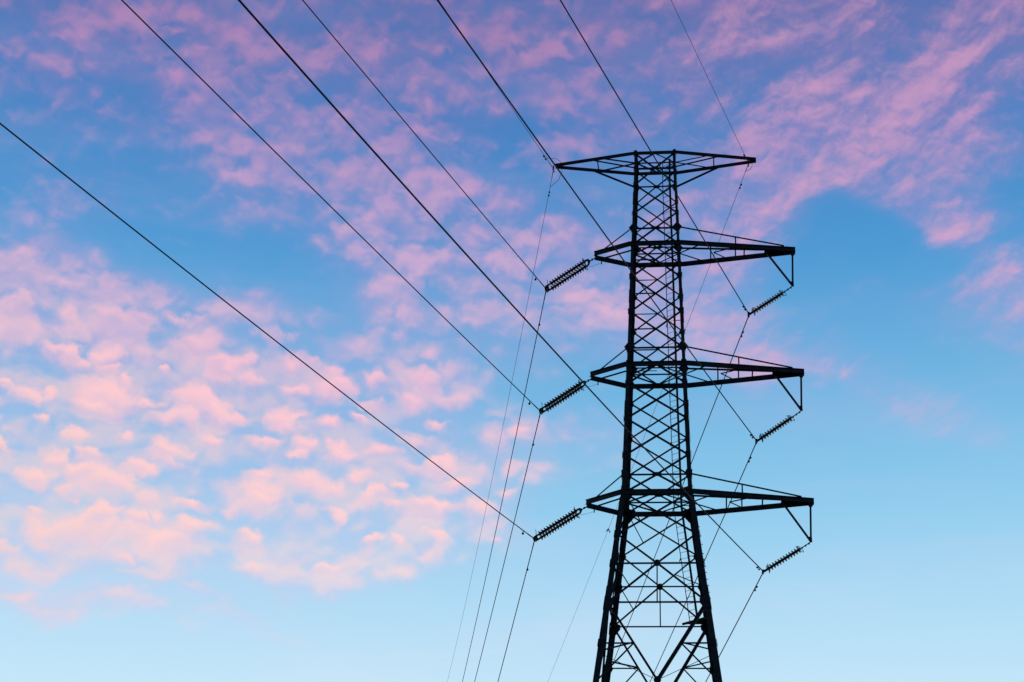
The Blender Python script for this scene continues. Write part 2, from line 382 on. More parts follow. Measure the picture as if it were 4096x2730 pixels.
def tag(o, label=None, cat=None, group=None, kind=None):
    for k, v in (('label', label), ('category', cat), ('group', group), ('kind', kind)):
        if v: o[k] = v
    return o
def empty(name, loc=(0, 0, 0), rz=0.0):
    o = bpy.data.objects.new(name, None); COL.objects.link(o)
    o.location = loc; o.rotation_euler = (0, 0, rz); o.empty_display_size = 0.5
    return o
def inst(src, name, parent, mw=None):
    o = src.copy(); o.name = name; COL.objects.link(o); o.parent = parent
    if mw is not None: o.matrix_local = mw
    return o

# ------------------------------------------------------------------ ground
gm = MB()
N = 24
rad = [0, 20, 60, 140, 320, 800, 2000, 4500]
vs = [(0, 0, 0)]
for r in rad[1:]:
    for k in range(48):
        a = 2 * pi * k / 48
        h = 0 if r < 100 else (random.random() - 0.5) * 0.004 * r
        vs.append((r * cos(a), r * sin(a), h - 0.02))
gm.v = vs
for k in range(48): gm.f.append((0, 1 + k, 1 + (k + 1) % 48))
for i in range(len(rad) - 2):
    for k in range(48):
        k2 = (k + 1) % 48; a = 1 + i * 48; b = a + 48
        gm.f.append((a + k, b + k, b + k2, a + k2))
gm.sm = [True] * len(gm.f)
tag(gm.build('ground', GRASS), 'dark grassy field below the picture, under the tower', None, None, 'structure')

# ------------------------------------------------------------------ the tower
CX, CY, YAW = 6.84905, 77.69872, radians(-6.81011)
def Z(h): return h + EYE                       # heights below were surveyed from eye level
PROF = [(-1.6, 4.93), (20.56, 2.14), (25.76, 1.485), (32.07, 1.275), (38.37, 1.09), (42.56, 0.955), (43.42, 0.955)]
def S(h):
    for (a, sa), (b, sb) in zip(PROF, PROF[1:]):
        if h <= b: return sa + (sb - sa) * (h - a) / (b - a)
    return PROF[-1][1]
LW = [(-1.6, 0.27), (20.3, 0.27), (20.31, 0.255), (25.5, 0.24), (25.51, 0.20), (31.9, 0.19), (31.91, 0.155), (38.3, 0.15), (38.31, 0.12), (43.6, 0.11)]
def legw(h):
    for (a, wa), (b, wb) in zip(LW, LW[1:]):
        if h <= b: return wa + (wb - wa) * (h - a) / (b - a)
    return LW[-1][1]

tower = empty('transmission_tower', (CX, CY, 0), YAW)
tag(tower, 'tall dark steel lattice tower with four crossarms carrying the power lines', 'transmission tower')

NODE = dict(T=43.39, U=42.56, N1=41.67, N2=40.06, S2=39.24, A2=38.37, N4=36.63, N5=34.79, S3=32.93, A3=32.065, N7=31.13,
            N8=29.37, N9=27.57, S4=26.63, A4=25.76, N10=23.76, A=22.37, B=20.56, V1=18.70, C=17.05, V2=12.6, D=8.2, F=-1.2)

# four faces as (along, outward normal)
FACES = [(Vector((1, 0, 0)), Vector((0, -1, 0))), (Vector((1, 0, 0)), Vector((0, 1, 0))),
         (Vector((0, 1, 0)), Vector((-1, 0, 0))), (Vector((0, 1, 0)), Vector((1, 0, 0)))]
def fp(face, u, h, s=None):
    """point on a face: u = -1 .. 1 between its legs, at height h"""
    a, n = FACES[face]; s = S(h) if s is None else s
    p = a * (u * s) + n * s
    return Vector((p.x, p.y, Z(h)))

# legs with splices, and gussets on both flanges
GUSS = {'T': .15, 'U': .17, 'N1': .10, 'N2': .10, 'S2': .25, 'A2': .17, 'N4': .16, 'N5': .15, 'S3': .27, 'A3': .24, 'N7': .13, 'N8': .14,
        'N9': .15, 'S4': .22, 'A4': .42, 'N10': .17, 'A': .17, 'B': .34, 'V1': .16, 'V2': .16}
for sx in (-1, 1):
    for sy in (-1, 1):
        mb = MB()
        cuts = [-1.6, 8.2, 16.0, 20.56, 24.2, 25.76, 29.9, 32.065, 35.6, 38.37, 42.56, 43.42]
        for a, b in zip(cuts, cuts[1:]):
            wa = legw((a + b) / 2)
            pa, pb = S(a) + wa / 2, S(b) + wa / 2
            mb.angle((sx * pa, sy * pa, Z(a)), (sx * pb, sy * pb, Z(b)), (-sx, 0, 0), (0, -sy, 0), wa, 0.018)
        for h in (16.0, 20.95, 24.35, 25.2, 29.9, 35.6, 40.9):            # splice plates
            w = legw(h) + 0.012
            for n, dd in ((Vector((0, sy, 0)), Vector((sx, 0, 0))), (Vector((sx, 0, 0)), Vector((0, sy, 0)))):
                h0, h1 = h - 0.32, h + 0.32
                q = []
                for hh, e in ((h0, 1), (h0, -1), (h1, -1), (h1, 1)):
                    s_ = S(hh)
                    q.append(dd * (s_ + e * w / 2) + n * (s_ + legw(h) / 2) + Vector((0, 0, Z(hh))))
                mb.plate(q, n, 0.016, 0.003)
        leg = mb.build('leg', STEEL, tower)
        for nm, gsz in GUSS.items():
            h = NODE[nm]; s_ = S(h); w = legw(h)
            for n, dd in ((Vector((0, sy, 0)), Vector((sx, 0, 0))), (Vector((sx, 0, 0)), Vector((0, sy, 0)))):
                o = dd * s_ + n * (s_ + w / 2) + Vector((0, 0, Z(h)))
                i_, z_ = -dd, Vector((0, 0, 1))
                tilt = 0.126 if h < 25.7 else 0.03
                zt = (z_ - (dd + n) * tilt).normalized()
                g_ = gsz; e_ = w * 0.5 + 0.005
                gm_ = MB()
                if nm in ('S2', 'S3'):
                    pts = [o - i_ * (e_ + .15), o - i_ * e_ + zt * g_ * .75, o + i_ * e_ + zt * g_ * .9, o + i_ * (e_ + .21), o + i_ * e_ - zt * g_ * .9, o - i_ * e_ - zt * g_ * .9]
                elif nm in ('A4', 'B'):
                    pts = [o - i_ * e_ + zt * g_ * .75, o + i_ * (g_ * .9) + zt * g_ * .35, o + i_ * (g_ * .95) - zt * g_ * .25, o + i_ * e_ - zt * g_ * 1.1, o - i_ * e_ - zt * g_ * 1.0]
                elif nm in ('N4', 'N5', 'S4', 'A3', 'A2'):
                    pts = [o - i_ * (e_ + .045) + zt * g_ * .8, o + i_ * (e_ + .01) + zt * g_ * .9, o + i_ * (e_ + .11), o + i_ * (e_ + .01) - zt * g_ * .8, o - i_ * e_ - zt * g_ * .9]
                else:
                    pts = [o - i_ * e_ + zt * g_, o + i_ * e_ + zt * g_, o + i_ * (e_ + g_ * .45) , o + i_ * e_ - zt * g_, o - i_ * e_ - zt * g_]
                gm_.plate(pts, n, 0.012, 0.022)
                gm_.build('gusset_plate', STEEL2, leg)
        fb = MB(); fs = S(-1.6)
        fb.poly_prism([Vector((sx * fs + a * .6, sy * fs + b * .6, -0.3)) for a, b in ((-1, -1), (1, -1), (1, 1), (-1, 1))],
                      [Vector((sx * fs + a * .4, sy * fs + b * .4, 0.45)) for a, b in ((-1, -1), (1, -1), (1, 1), (-1, 1))])
        fb.build('footing', CONC, leg)

# diagonals: ('c' = middle of the face, L / R = legs)
DIAG = []
def V_up(top, bot, w):   DIAG.extend([((0, top), (-1, bot), w, 0), ((0, top), (1, bot), w, 1)])     # from the middle down to the legs
def V_dn(top, bot, w):   DIAG.extend([((-1, top), (0, bot), w, 0), ((1, top), (0, bot), w, 1)])     # from the legs down to the middle
def X(top, bot, w):      DIAG.extend([((-1, top), (1, bot), w, 0), ((1, top), (-1, bot), w, 1)])
V_dn('T', 'U', .06); V_up('U', 'N1', .055); X('N1', 'N2', .055); V_dn('N2', 'S2', .055); V_up('S2', 'A2', .06)
X('A2', 'N4', .06); X('N4', 'N5', .06); X('N5', 'S3', .06); V_dn('S3', 'A3', .06); V_up('A3', 'N7', .065)
X('N7', 'N8', .065); X('N8', 'N9', .065); V_dn('N9', 'S4', .065); V_up('S4', 'A4', .065); X('A4', 'N10', .06); V_dn('N10', 'A', .06)
V_up('A', 'B', .065); V_dn('B', 'C', .075); V_up('C', 'D', .09); X('D', 'F', .09)
side = MB()
def member(face, p, q, w, lvl, name, inner=True, thick=0.010, lip=None):
    w = w * 1.25
    a, n = FACES[face]
    off = (0.0 if lvl == 0 else -0.030)
    if face < 2:
        m = MB(); m.flat(p, q, -n, w, thick, off, lip)
        m.build(name, STEEL2, tower)
    else:
        side.flat(p, q, -n, w, thick, off, lip)
for face in range(4):
    for (u0_, n0), (u1_, n1), w, lvl in DIAG:
        ww = w
        if (n0, n1) == ('B', 'C') and u0_ == 1 and face < 2: ww = 0.125       # heavier right-hand strut
        if n0 in ('C', 'D') and face < 2:
            pass
        p, q = fp(face, u0_, NODE[n0]), fp(face, u1_, NODE[n1])
        member(face, p, q, ww, lvl, 'diagonal_brace')
    # level bars
    for nm, w in (('U', .065), ('S2', .055), ('S3', .055), ('S4', .055), ('A', .055), ('B', .055), ('D', .07)):
        p, q = fp(face, -1, NODE[nm]), fp(face, 1, NODE[nm])
        member(face, p, q, w, 0.0, 'horizontal_brace')
    if face > 1:
        for nm in ('T', 'A2', 'A3', 'A4'):
            member(face, fp(face, -1, NODE[nm]), fp(face, 1, NODE[nm]), .08, 0, 'horizontal_brace')
    # half bars from the left leg to the crossing
    if face < 2:
        for t_, b_ in (('A2', 'N4'), ('N4', 'N5'), ('N5', 'S3')):
            st, sb = S(NODE[t_]), S(NODE[b_])
            h = NODE[t_] + (NODE[b_] - NODE[t_]) * st / (st + sb)
            member(face, fp(face, -1, h), fp(face, 0, h), .04, 1, 'horizontal_brace')
        h = NODE['S3'] - 0.14
        member(face, fp(face, -1, h), fp(face, -0.04, h), .03, 1, 'horizontal_brace')
    # hanger from the upper middle plate to the lower bar
    member(face, fp(face, 0, NODE['A']), fp(face, 0, NODE['B']), .045, 1, 'hanger_bar')
    # redundant members in the spread base
    def lerp(p, q, t): return p + (q - p) * t
    for u in (-1, 1):
        if u == -1:
            member(face, fp(face, u, NODE['A4'] + .05), lerp(fp(face, -u, NODE['A4']), fp(face, u, NODE['N10']), .69), .036, 1, 'secondary_brace')
            member(face, fp(face, u, NODE['A'] + .12), lerp(fp(face, 0, NODE['A']), fp(face, u, NODE['B']), .57), .036, 1, 'secondary_brace')
        elif face != 0:
            member(face, lerp(fp(face, 1, NODE['N10']), fp(face, 0, NODE['A']), .6), fp(face, u, NODE['A'] + .05), .036, 1, 'secondary_brace')
        vp = lerp(fp(face, u, NODE['B']), fp(face, 0, NODE['C']), .53)
        h = vp.z - EYE
        member(face, fp(face, u, h), vp, .05, 0, 'secondary_brace')
        member(face, vp, fp(face, u, 17.0), .05, 1, 'secondary_brace')
        vp2 = lerp(fp(face, 0, NODE['C']), fp(face, u, NODE['D']), .5)
        member(face, fp(face, u, vp2.z - EYE), vp2, .05, 0, 'secondary_brace')
        member(face, fp(face, u, NODE['D']), fp(face, 0, NODE['D']), .05, 1, 'secondary_brace') if False else None
    if face == 0:
        for u in (-1, 1): member(face, fp(face, 0, NODE['C']), fp(face, u, 18.22), .018, 1, 'secondary_brace')
    # middle gussets
    a, n = FACES[face]
    for nm, gw, gh in (('U', .20, .09), ('S2', .30, .075), ('A3', .28, .10), ('S4', .26, .10), ('A4', .22, .12), ('A', .15, .15), ('C', .17, .17), ('A2', .24, .09)):
        o = fp(face, 0, NODE[nm]); z_ = Vector((0, 0, 1))
        m = MB()
        m.plate([o - a * gw, o - a * gw * .45 + z_ * gh, o + a * gw * .45 + z_ * gh, o + a * gw, o + a * gw * .45 - z_ * gh, o - a * gw * .45 - z_ * gh], n, .012, .014)
        if face < 2: m.build('gusset_plate', STEEL2, tower)
        else:
            k = len(side.v); side.v += m.v; side.f += [tuple(i + k for i in f_) for f_ in m.f]; side.sm += m.sm
tag(side.build('side_bracing', STEEL2, tower), None, None, None, 'stuff')

h = 20.7; kb = 0
sbm = MB(); sbm.tube([(0, 0, 0), (.075, 0, 0)], .014, 6); sbm.tube([(.07, 0, 0), (.09, 0, 0)], .024, 6)
sb_mesh = sbm.mesh('step_bolt', STEEL2)
while h < 24.2:
    o = bpy.data.objects.new('step_bolt', sb_mesh); COL.objects.link(o); o.parent = tower
    o.location = (S(h) + legw(h) / 2 - .02, -S(h) + (.03 if kb % 2 else -.04), Z(h))
    h += .30 if h < 22.6 else .42; kb += 1

# hip bars tying neighbouring faces together, and floor bracing inside the body
def bar(name, p, q, w, parent, nrm=(0, 0, 1), lip=None):
    w = w * 1.25
    m = MB(); m.flat(p, q, nrm, w, .010, 0, lip); return m.build(name, STEEL2, parent)
for u in (-1, 1):
    for fa, v in ((0, -1), (1, 1)):
        p = fp(fa, u, NODE['B']); p = p + (fp(fa, 0, NODE['C']) - p) * .53
        sf = 2 if u < 0 else 3
        q = fp(sf, v, NODE['B']); q = q + (fp(sf, 0, NODE['C']) - q) * .53
        bar('hip_brace', p, q, .05, tower)
sB = S(NODE['B'])

# crossarms -----------------------------------------------------------------
ARMS = [  # key, height, left tip x, right tip x, beam height, flange, tip half gaps
    ('T', 43.36, -4.97, 4.90, .16, .055, .055, .075),
    ('A2', 38.36, -2.98, 6.62, .23, .08, .17, .09),
    ('A3', 32.05, -3.12, 6.80, .23, .08, .17, .09),
    ('A4', 25.75, -3.26, 6.99, .23, .08, .17, .09)]
ARM_WORD = {'T': 'top crossarm with arms of equal length', 'A2': 'upper crossarm with short left arm and long right arm',
            'A3': 'middle crossarm with short left arm and long right arm', 'A4': 'lowest crossarm with short left arm and long right arm'}
ROD = {'A2': (6.50, 6.45, 36.53, 5.29), 'A3': (6.67, 6.62, 30.19, 5.48), 'A4': (6.85, 6.80, 23.90, 5.65)}
STR = {'T': (2.85,), 'A2': (2.61, 4.21), 'A3': (2.83, 4.43), 'A4': (3.09, 4.71)}
STAYR = {'A2': (6.10, 38.53), 'A3': (6.28, 32.20), 'A4': (6.45, 25.90)}
NEXT = {'T': 'U', 'A2': 'S2', 'A3': 'S3', 'A4': 'S4'}
for key, h, xl, xr, bh, fl, gl, grr in ARMS:
    s_ = S(h); w = legw(h); yb = s_ + w / 2 + 0.004
    arm = None
    mb = MB()
    for sy in (-1, 1):
        out = Vector((0, sy, 0)); z = Z(h)
        pts = [Vector((xl, sy * gl, z)), Vector((-s_ - .1, sy * yb, z)), Vector((s_ + .1, sy * yb, z)), Vector((xr, sy * grr, z))]
        for a, b in zip(pts, pts[1:]): mb.channel(a, b, out, bh, fl)
        # knee plates over the bends
        for x in (-s_ - .1, s_ + .1):
            mb.plate([Vector((x - .16, sy * yb, z - bh * .45)), Vector((x + .16, sy * yb, z - bh * .45)), Vector((x + .16, sy * yb, z + bh * .45)), Vector((x - .16, sy * yb, z + bh * .45))], (0, sy, 0), .010, -.013)
    # end plates
    mb.box((xr + .008, 0, Z(h)), .014, 2 * grr + fl, bh * .98)
    mb.box((xl + .05, 0, Z(h) - bh * .2), .014, 2 * gl, bh * .5)
    arm = mb.build('crossarm', STEEL, tower)
    arm['label'] = ARM_WORD[key]
    def ych(x):                     # half gap between the chords at x
        if x > s_: t = (x - s_ - .1) / (xr - s_ - .1); return yb + (grr - yb) * t
        t = (-x - s_ - .1) / (-xl - s_ - .1); return yb + (gl - yb) * t
    zc = Z(h)
    # floor bracing: bar across the body, diamond to the chord middles
    ML, MR = Vector((-s_, 0, zc)), Vector((s_, 0, zc))
    bar('plan_brace', ML, MR, .06, arm)
    for sy in (-1, 1):
        for Mx in (ML, MR): bar('plan_brace', Vector((0, sy * s_, zc)), Mx - Vector((0, 0, .012)), .05, arm)
    if key == 'T':
        for sx in (-1, 1):
            Mx = MR if sx > 0 else ML
            for sy, xc in ((-1, 2.70), (1, 2.60)):
                bar('plan_brace', Mx, Vector((sx * xc, sy * ych(sx * xc), zc)), .045, arm)
                xs = 3.15
                bar('stay_bar', Vector((sx * xs, sy * ych(sx * xs), zc)), Vector((sx * S(NODE['U']), sy * (S(NODE['U']) + .06), Z(NODE['U']))), .062, arm, (0, sy, 0))
            xs = 2.85
            bar('strut', Vector((sx * xs, -ych(sx * xs), zc)), Vector((sx * xs, ych(sx * xs), zc)), .045, arm)
    else:
        x1, x2 = STR[key]
        for sy, xa, xb in ((-1, 2.22, 4.0), (1, 2.27, 3.4)):
            d_ = x1 - 2.61
            bar('plan_brace', MR, Vector((xa + d_, sy * ych(xa + d_), zc)), .05, arm)
            bar('plan_brace', Vector((x1 + .15, 0, zc)), Vector((xb + d_, sy * ych(xb + d_), zc)), .045, arm)
        for x in (x1, x2): bar('strut', Vector((x, -ych(x), zc)), Vector((x, ych(x), zc)), .05, arm)
        # stays from the body above
        ns = NODE[NEXT[key]]; ss = S(ns)
        xt, zt = STAYR[key]
        for sy in (-1, 1):
            pr = Vector((ss + .10, sy * (ss + .06), Z(ns) - .02)); qr = Vector((xt, sy * (ych(xt) + .02), Z(zt)))
            m = MB(); m.flat(pr, qr, (0, sy, 0), .075, .010); m.build('stay_bar', STEEL2, arm)
            pl = Vector((-ss - .10, sy * (ss + .06), Z(ns) - .05)); ql = Vector((xl + .48, sy * (ych(xl + .48) + .02), Z(h) + bh * .45))
            m = MB(); m.flat(pl, ql, (0, sy, 0), .06, .010); m.build('stay_bar', STEEL2, arm)
            # short posts between stay and chord
            xh = 3.80; t = (xh - pr.x) / (qr.x - pr.x); top = pr + (qr - pr) * t
            bar('post', top, Vector((xh, sy * (ych(xh) + .01), zc)), .05, arm, (0, sy, 0))
        # solid toe of the arm
        m = MB()
        m.plate([Vector((xr - 1.45, -ych(xr - 1.45), zc)), Vector((xr, -grr, zc)), Vector((xr, grr, zc)), Vector((xr - 1.45, ych(xr - 1.45), zc))], (0, 0, 1), .012, .04)
        m.build('toe_plate', STEEL, arm)
        # dropper and its brace
        xa, xb, zb, xk = ROD[key]
        m = MB(); m.tube([(xa, 0, zc - bh * .4), (xb, 0, Z(zb))], .045, 10)
        m.lathe([(.0, 0), (.10, 0), (.115, -.05), (.07, -.13), (.045, -.14)], (0, 0, 1), (xa, 0, zc - bh / 2 - .005), 14)
        m.build('dropper', STEEL, arm)
        m = MB(); m.flat((xk, 0, zc - bh * .4), (xb - .03, 0, Z(zb) + .04), (0, 1, 0), .085, .012)
        m.build('dropper_brace', STEEL, arm)
        m = MB(); m.plate([Vector((xb - .20, -.012, Z(zb) + .19)), Vector((xb + .05, -.012, Z(zb) + .21)), Vector((xb + .06, -.012, Z(zb) - .06)), Vector((xb - .05, -.012, Z(zb) - .05))], (0, 1, 0), .024)
        m.build('hanger_plate', STEEL, arm)

# ladder -------------------------------------------------------------------
lad = MB()
def lc(h):
    off = .62 if h < 26 else .62 - (h - 26) / 17.5 * .16
    return S(h) - off
hs = [20.62, 25.76, 32.07, 38.37, 42.56, 43.75]
RA, RB = Vector((-.185, .17, 0)), Vector((.185, -.17, 0))
for a, b in zip(hs, hs[1:]):
    for k, (o, w) in enumerate(((RA, .045), (RB, .072))):
        lad.angle(Vector((lc(a), lc(a) - .05, Z(a))) + o, Vector((lc(b), lc(b) - .05, Z(b))) + o, (1, -1, 0) if k == 0 else (-1, 1, 0), (1, 1, 0), w, .008)
for h in (43.3, 41.0, 38.2, 35.0, 32.0, 29.0, 25.8, 23.5):
    c_ = Vector((lc(h), lc(h) - .05, Z(h)))
    lad.flat(c_ + RB, Vector((S(h), c_.y + RB.y - .05, Z(h))), (0, 0, 1), .04, .008)
    lad.flat(c_ + RA, Vector((c_.x + RA.x - .05, S(h), Z(h))), (0, 0, 1), .04, .008)
ladder = lad.build('ladder', STEEL2, tower)
rm = MB(); rm.tube([RA + Vector((.02, -.02, 0)), RB + Vector((-.02, .02, 0))], .011, 6)
rung0 = None; h = 20.85
while h < 43.5:
    mw = Matrix.Translation((lc(h), lc(h) - .05, Z(h)))
    if rung0 is None:
        rung0 = rm.build('rung', STEEL2, ladder); rung0.matrix_local = mw
    else: inst(rung0, 'rung', ladder, mw)
    h += .29
pm = MB(); zb = Z(20.66)
pm.plate([(2.10, 2.12, zb), (.98, 2.12, zb), (1.05, 2.02, zb), (2.06, .95, zb)], (0, 0, 1), .05)
pm.angle((.98, 2.10, zb - .03), (2.1, .92, zb - .03), (0, 0, 1), (.7, .7, 0), .09)
pm.build('rest_platform', STEEL, tower)

# ------------------------------------------------------------------ insulators
def disc_mesh(name, mat, R=.127):
    m = MB()
    m.lathe([(.0, .075), (.056, .073), (.064, .055), (.066, .030), (.095, .022), (R * .96, .002), (R, -.010), (R, -.026), (R * .94, -.034), (R * .8, -.026), (R * .62, -.014),
             (R * .6, -.028), (R * .42, -.026), (.032, -.020), (.022, -.060), (.0, -.071)], (0, 0, 1), (0, 0, 0), 20)
    return m.mesh(name, mat)
disc_dark = disc_mesh('insulator_disc', PORC, .138)
disc_glass = disc_mesh('insulator_disc', GLASS, .150)
TW = Matrix.Translation((CX, CY, 0)) @ Matrix.Rotation(YAW, 4, 'Z')
def W(p): return TW @ Vector(p)
def aim(d):
    return d.to_track_quat('Z', 'Y').to_matrix().to_4x4()
def loop_pts(c, e1, e2, a, b, n=20, squash=0.0):
    return [c + e1 * (a * cos(2 * pi * i / n)) + e2 * (b * sin(2 * pi * i / n)) for i in range(n)]

YO = {'L1': (-5.30, 36.62), 'L2': (-5.45, 30.30), 'L3': (-5.60, 24.08), 'R1': (4.36, 35.06), 'R2': (4.54, 28.68), 'R3': (4.66, 22.50)}
TOPS = {'L1': (-3.02, 38.20), 'L2': (-3.15, 31.88), 'L3': (-3.28, 25.60), 'R1': (6.45, 36.47), 'R2': (6.62, 30.13), 'R3': (6.80, 23.84)}
SL = {'L1': 'double dark insulator string hanging from the short left arm of the upper crossarm',
      'L2': 'double dark insulator string on the left of the middle crossarm, crossed by a cable',
      'L3': 'double dark insulator string hanging from the short left arm of the lowest crossarm',
      'R1': 'single green glass insulator string below the right end of the upper crossarm',
      'R2': 'single green glass insulator string below the right end of the middle crossarm',
      'R3': 'single green glass insulator string below the right end of the lowest crossarm'}
for k in YO:
    tx, tz = TOPS[k]; yx, yz = YO[k]
    top, bot = Vector((tx, 0, Z(tz))), Vector((yx, 0, Z(yz)))
    root = empty('insulator_string', W(top), YAW)
    tag(root, SL[k], 'insulator string', 'double insulator strings on the left arms' if k[0] == 'L' else 'single glass insulator strings on the right arms')
    d = bot - top; L = d.length; d.normalize()
    ey = Vector((0, 1, 0)); en = d.cross(ey).normalized()
    if k[0] == 'R':
        n = 12; pit = .146
        s0 = L - .20 - n * pit                                # length of the upper links
        m = MB(); m.tube([Vector((.03, 0, .05)), d * s0], .024, 8)
        for j in range(3): m.box(d * (s0 * (j + .6) / 3.2), .07, .05, .075)
        m.build('link', FIT, root)
        for i in range(n):
            o = bpy.data.objects.new('insulator_disc', disc_glass); COL.objects.link(o); o.parent = root
            o.matrix_local = Matrix.Translation(d * (s0 + pit * (i + .5))) @ aim(-d)
        m = MB(); m.tube([d * s0, d * (L - .02)], .055, 8); m.build('core_rod', FIT, root)
        for c0, up_ in ((s0 + .05, -1), (L - .30, 1)):
            m = MB(); c_ = d * c0
            m.tube(loop_pts(c_ + d * (.03 * up_), ey, (en * .9 + d * .35 * up_).normalized(), .17, .21, 22), .013, 6, True)
            m.tube([c_ + d * (.10 * up_), c_ + d * (.09 * up_) - en * .10 , c_ + (en * -.19)], .009, 6)
            m.build('arcing_ring', FIT, root)
        m = MB()
        m.plate([d * (L - .12) + ey * .04, d * (L - .12) - ey * .04, d * (L + .05) - ey * .20, d * (L + .08) - ey * .18, d * (L + .08) + ey * .18, d * (L + .05) + ey * .20], en, .05, -.025)
        m.tube([d * (L + .02) - ey * .26, d * (L + .05), d * (L + .02) + ey * .26], .045, 8)
        m.build('suspension_clamp', FIT, root)
    else:
        n = 14; pit = .146; gap = {'L1': .28, 'L2': .235, 'L3': .29}[k]
        s0 = .48
        m = MB()
        m.tube([Vector((.12, 0, .06)), d * .24], .026, 8); m.box(d * .10, .07, .05, .10)
        m.plate([d * .20 + ey * .03, d * .20 - ey * .03, d * .30 - ey * (gap + .05), d * .36 - ey * (gap + .05), d * .36 + ey * (gap + .05), d * .30 + ey * (gap + .05)], en, .03, -.015)
        m.build('yoke_plate', FIT, root)
        for sy in (-1, 1):
            m = MB(); m.tube([d * .33 + ey * sy * gap, d * (L - .10) + ey * sy * gap], .046, 8); m.build('core_rod', FIT, root)
            for i in range(n):
                o = bpy.data.objects.new('insulator_disc', disc_dark); COL.objects.link(o); o.parent = root
                o.matrix_local = Matrix.Translation(d * (s0 + pit * (i + .5)) + ey * (sy * gap)) @ aim(-d)
        for sy in (-1, 1):
            m = MB()
            m.tube(loop_pts(d * (s0 + .06) + ey * (sy * gap), ey, (en + d * -.2 * sy).normalized(), .15, .21, 20), .013, 6, True)
            m.tube([d * .36 + ey * (sy * gap), d * .40 + ey * (sy * (gap + .12)), d * .50 + ey * (sy * (gap + .14))], .010, 6)
            m.build('arcing_ring', FIT, root)
            m = MB()                                          # long horn loop at the live end
            b0_ = d * (L - .14) - ey * gap
            if sy < 0: m.tube([b0_, b0_ - en * -.02 + Vector((-.05, -.02, .16)), b0_ + Vector((-.07, -.02, .30)), b0_ + Vector((-.02, -.02, .18)), b0_ + d * .08], .008, 6)
            else: m.tube([d * (L - .20) + ey * gap, d * (L - .14) + ey * (gap + .05), d * (L - .02) + ey * gap], .010, 6)
            m.build('arcing_horn', FIT, root)
        m = MB()
        m.plate([d * (L - .15) - ey * (gap + .05), d * (L - .15) + ey * (gap + .05), d * (L - .03) + ey * (gap + .08), d * (L + .02), d * (L - .03) - ey * (gap + .08)], en, .04, -.02)
        m.tube([d * (L - .02) - ey * .34, d * (L + .01), d * (L - .02) + ey * .34], .042, 8)
        m.build('suspension_clamp', FIT, root)
        # thin bonding wire from the arm to the upper ring
        m = MB()
        w0 = Vector((.36, .20, -.20)); w1 = d * .52 + ey * (gap + .10) - en * .05
        mid = (w0 + w1) * .5
        m.tube([w0 + Vector((0, 0, .14)), w0, w0 + Vector((-.10, 0, .01)), mid + Vector((0, 0, -.03)), w1 + Vector((.12, 0, -.02)), w1], .007, 6)
        m.box(w0 + Vector((0, 0, .07)), .05, .05, .16)
        m.build('bonding_wire', FIT, root)

# ------------------------------------------------------------------ conductors and earth wires
IN = {'L1': (-1.79712, -.04491, .00013), 'L2': (-1.7997, -.04517, .00015), 'L3': (-1.80354, -.04718, .00026),
      'R1': (-1.79855, -.047, .00013), 'R2': (-1.8051, -.04931, .00032), 'R3': (-1.81143, -.05214, .00041),
      'GL': (-1.797, -.01601, .0001), 'GR': (-1.79978, -.01833, .00017)}
OUT = {'L1': (1.77093, -.14236, .00049), 'L2': (1.77857, -.14361, .00036), 'L3': (1.77445, -.14539, .00027),
       'R1': (1.77000, -.1425, .00005), 'R2': (1.76603, -.14654, .00035), 'R3': (1.77124, -.14596, .00026),
       'GL': (1.76485, -.09706, .00053), 'GR': (1.77624, -.09898, .00017)}
ATT = dict({k: (v[0], 0.0, v[1]) for k, v in YO.items()}, GL=(-5.06, 0, 43.20), GR=(4.55, 0, 43.20))
def wp(k, side_, t):
    a, m, c = (IN if side_ == 'in' else OUT)[k]; p = ATT[k]
    return Vector((p[0] + cos(a) * t, p[1] + sin(a) * t, Z(p[2]) + m * t + c * t * t))
WL = {'L1': 'thin black power cable clamped to the uppermost left double insulator string',
      'L2': 'black power cable clamped to the middle left double insulator string',
      'L3': 'black power cable leaving the left edge, clamped to the lowest left insulator string',
      'R1': 'black power cable crossing in front of the tower top to the uppermost glass string',
      'R2': 'black power cable passing the left tip of the top crossarm to the middle glass string',
      'R3': 'thickest black power cable crossing the sky diagonally to the lowest glass string',
      'GL': 'hair-thin earth wire fixed to the left tip of the top crossarm',
      'GR': 'hair-thin earth wire fixed to the right tip of the top crossarm'}
for k in ATT:
    ts = [0.25] + [1.0 * 1.035 ** i for i in range(0, 200)]
    ti = [t for t in ts if t < 150]; to = [t for t in ts if t < 330]
    pts = [wp(k, 'in', t) for t in reversed(ti)] + [wp(k, 'out', t) for t in to]
    m = MB(); m.tube([W(p) for p in pts], (.0245 if k[0] == 'R' else .0215) if k[0] != 'G' else .0105, 8)
    o = m.build('power_cable' if k[0] != 'G' else 'earth_wire', WIRE)
    tag(o, WL[k], 'power line' if k[0] != 'G' else 'earth wire', 'power cables strung over the tower' if k[0] != 'G' else 'earth wires on the top crossarm')
    # stiffening sleeves near the clamp, part of the cable
    for sd_ in ('in', 'out'):
        m = MB(); a, b = (.2, 1.0) if k[0] != 'G' else (.25, .8)
        m.tube([W(wp(k, sd_, t)) for t in (a, (a + b) / 2, b)], .026 if k[0] != 'G' else .018, 8)
        m.build('sleeve', FIT, o)

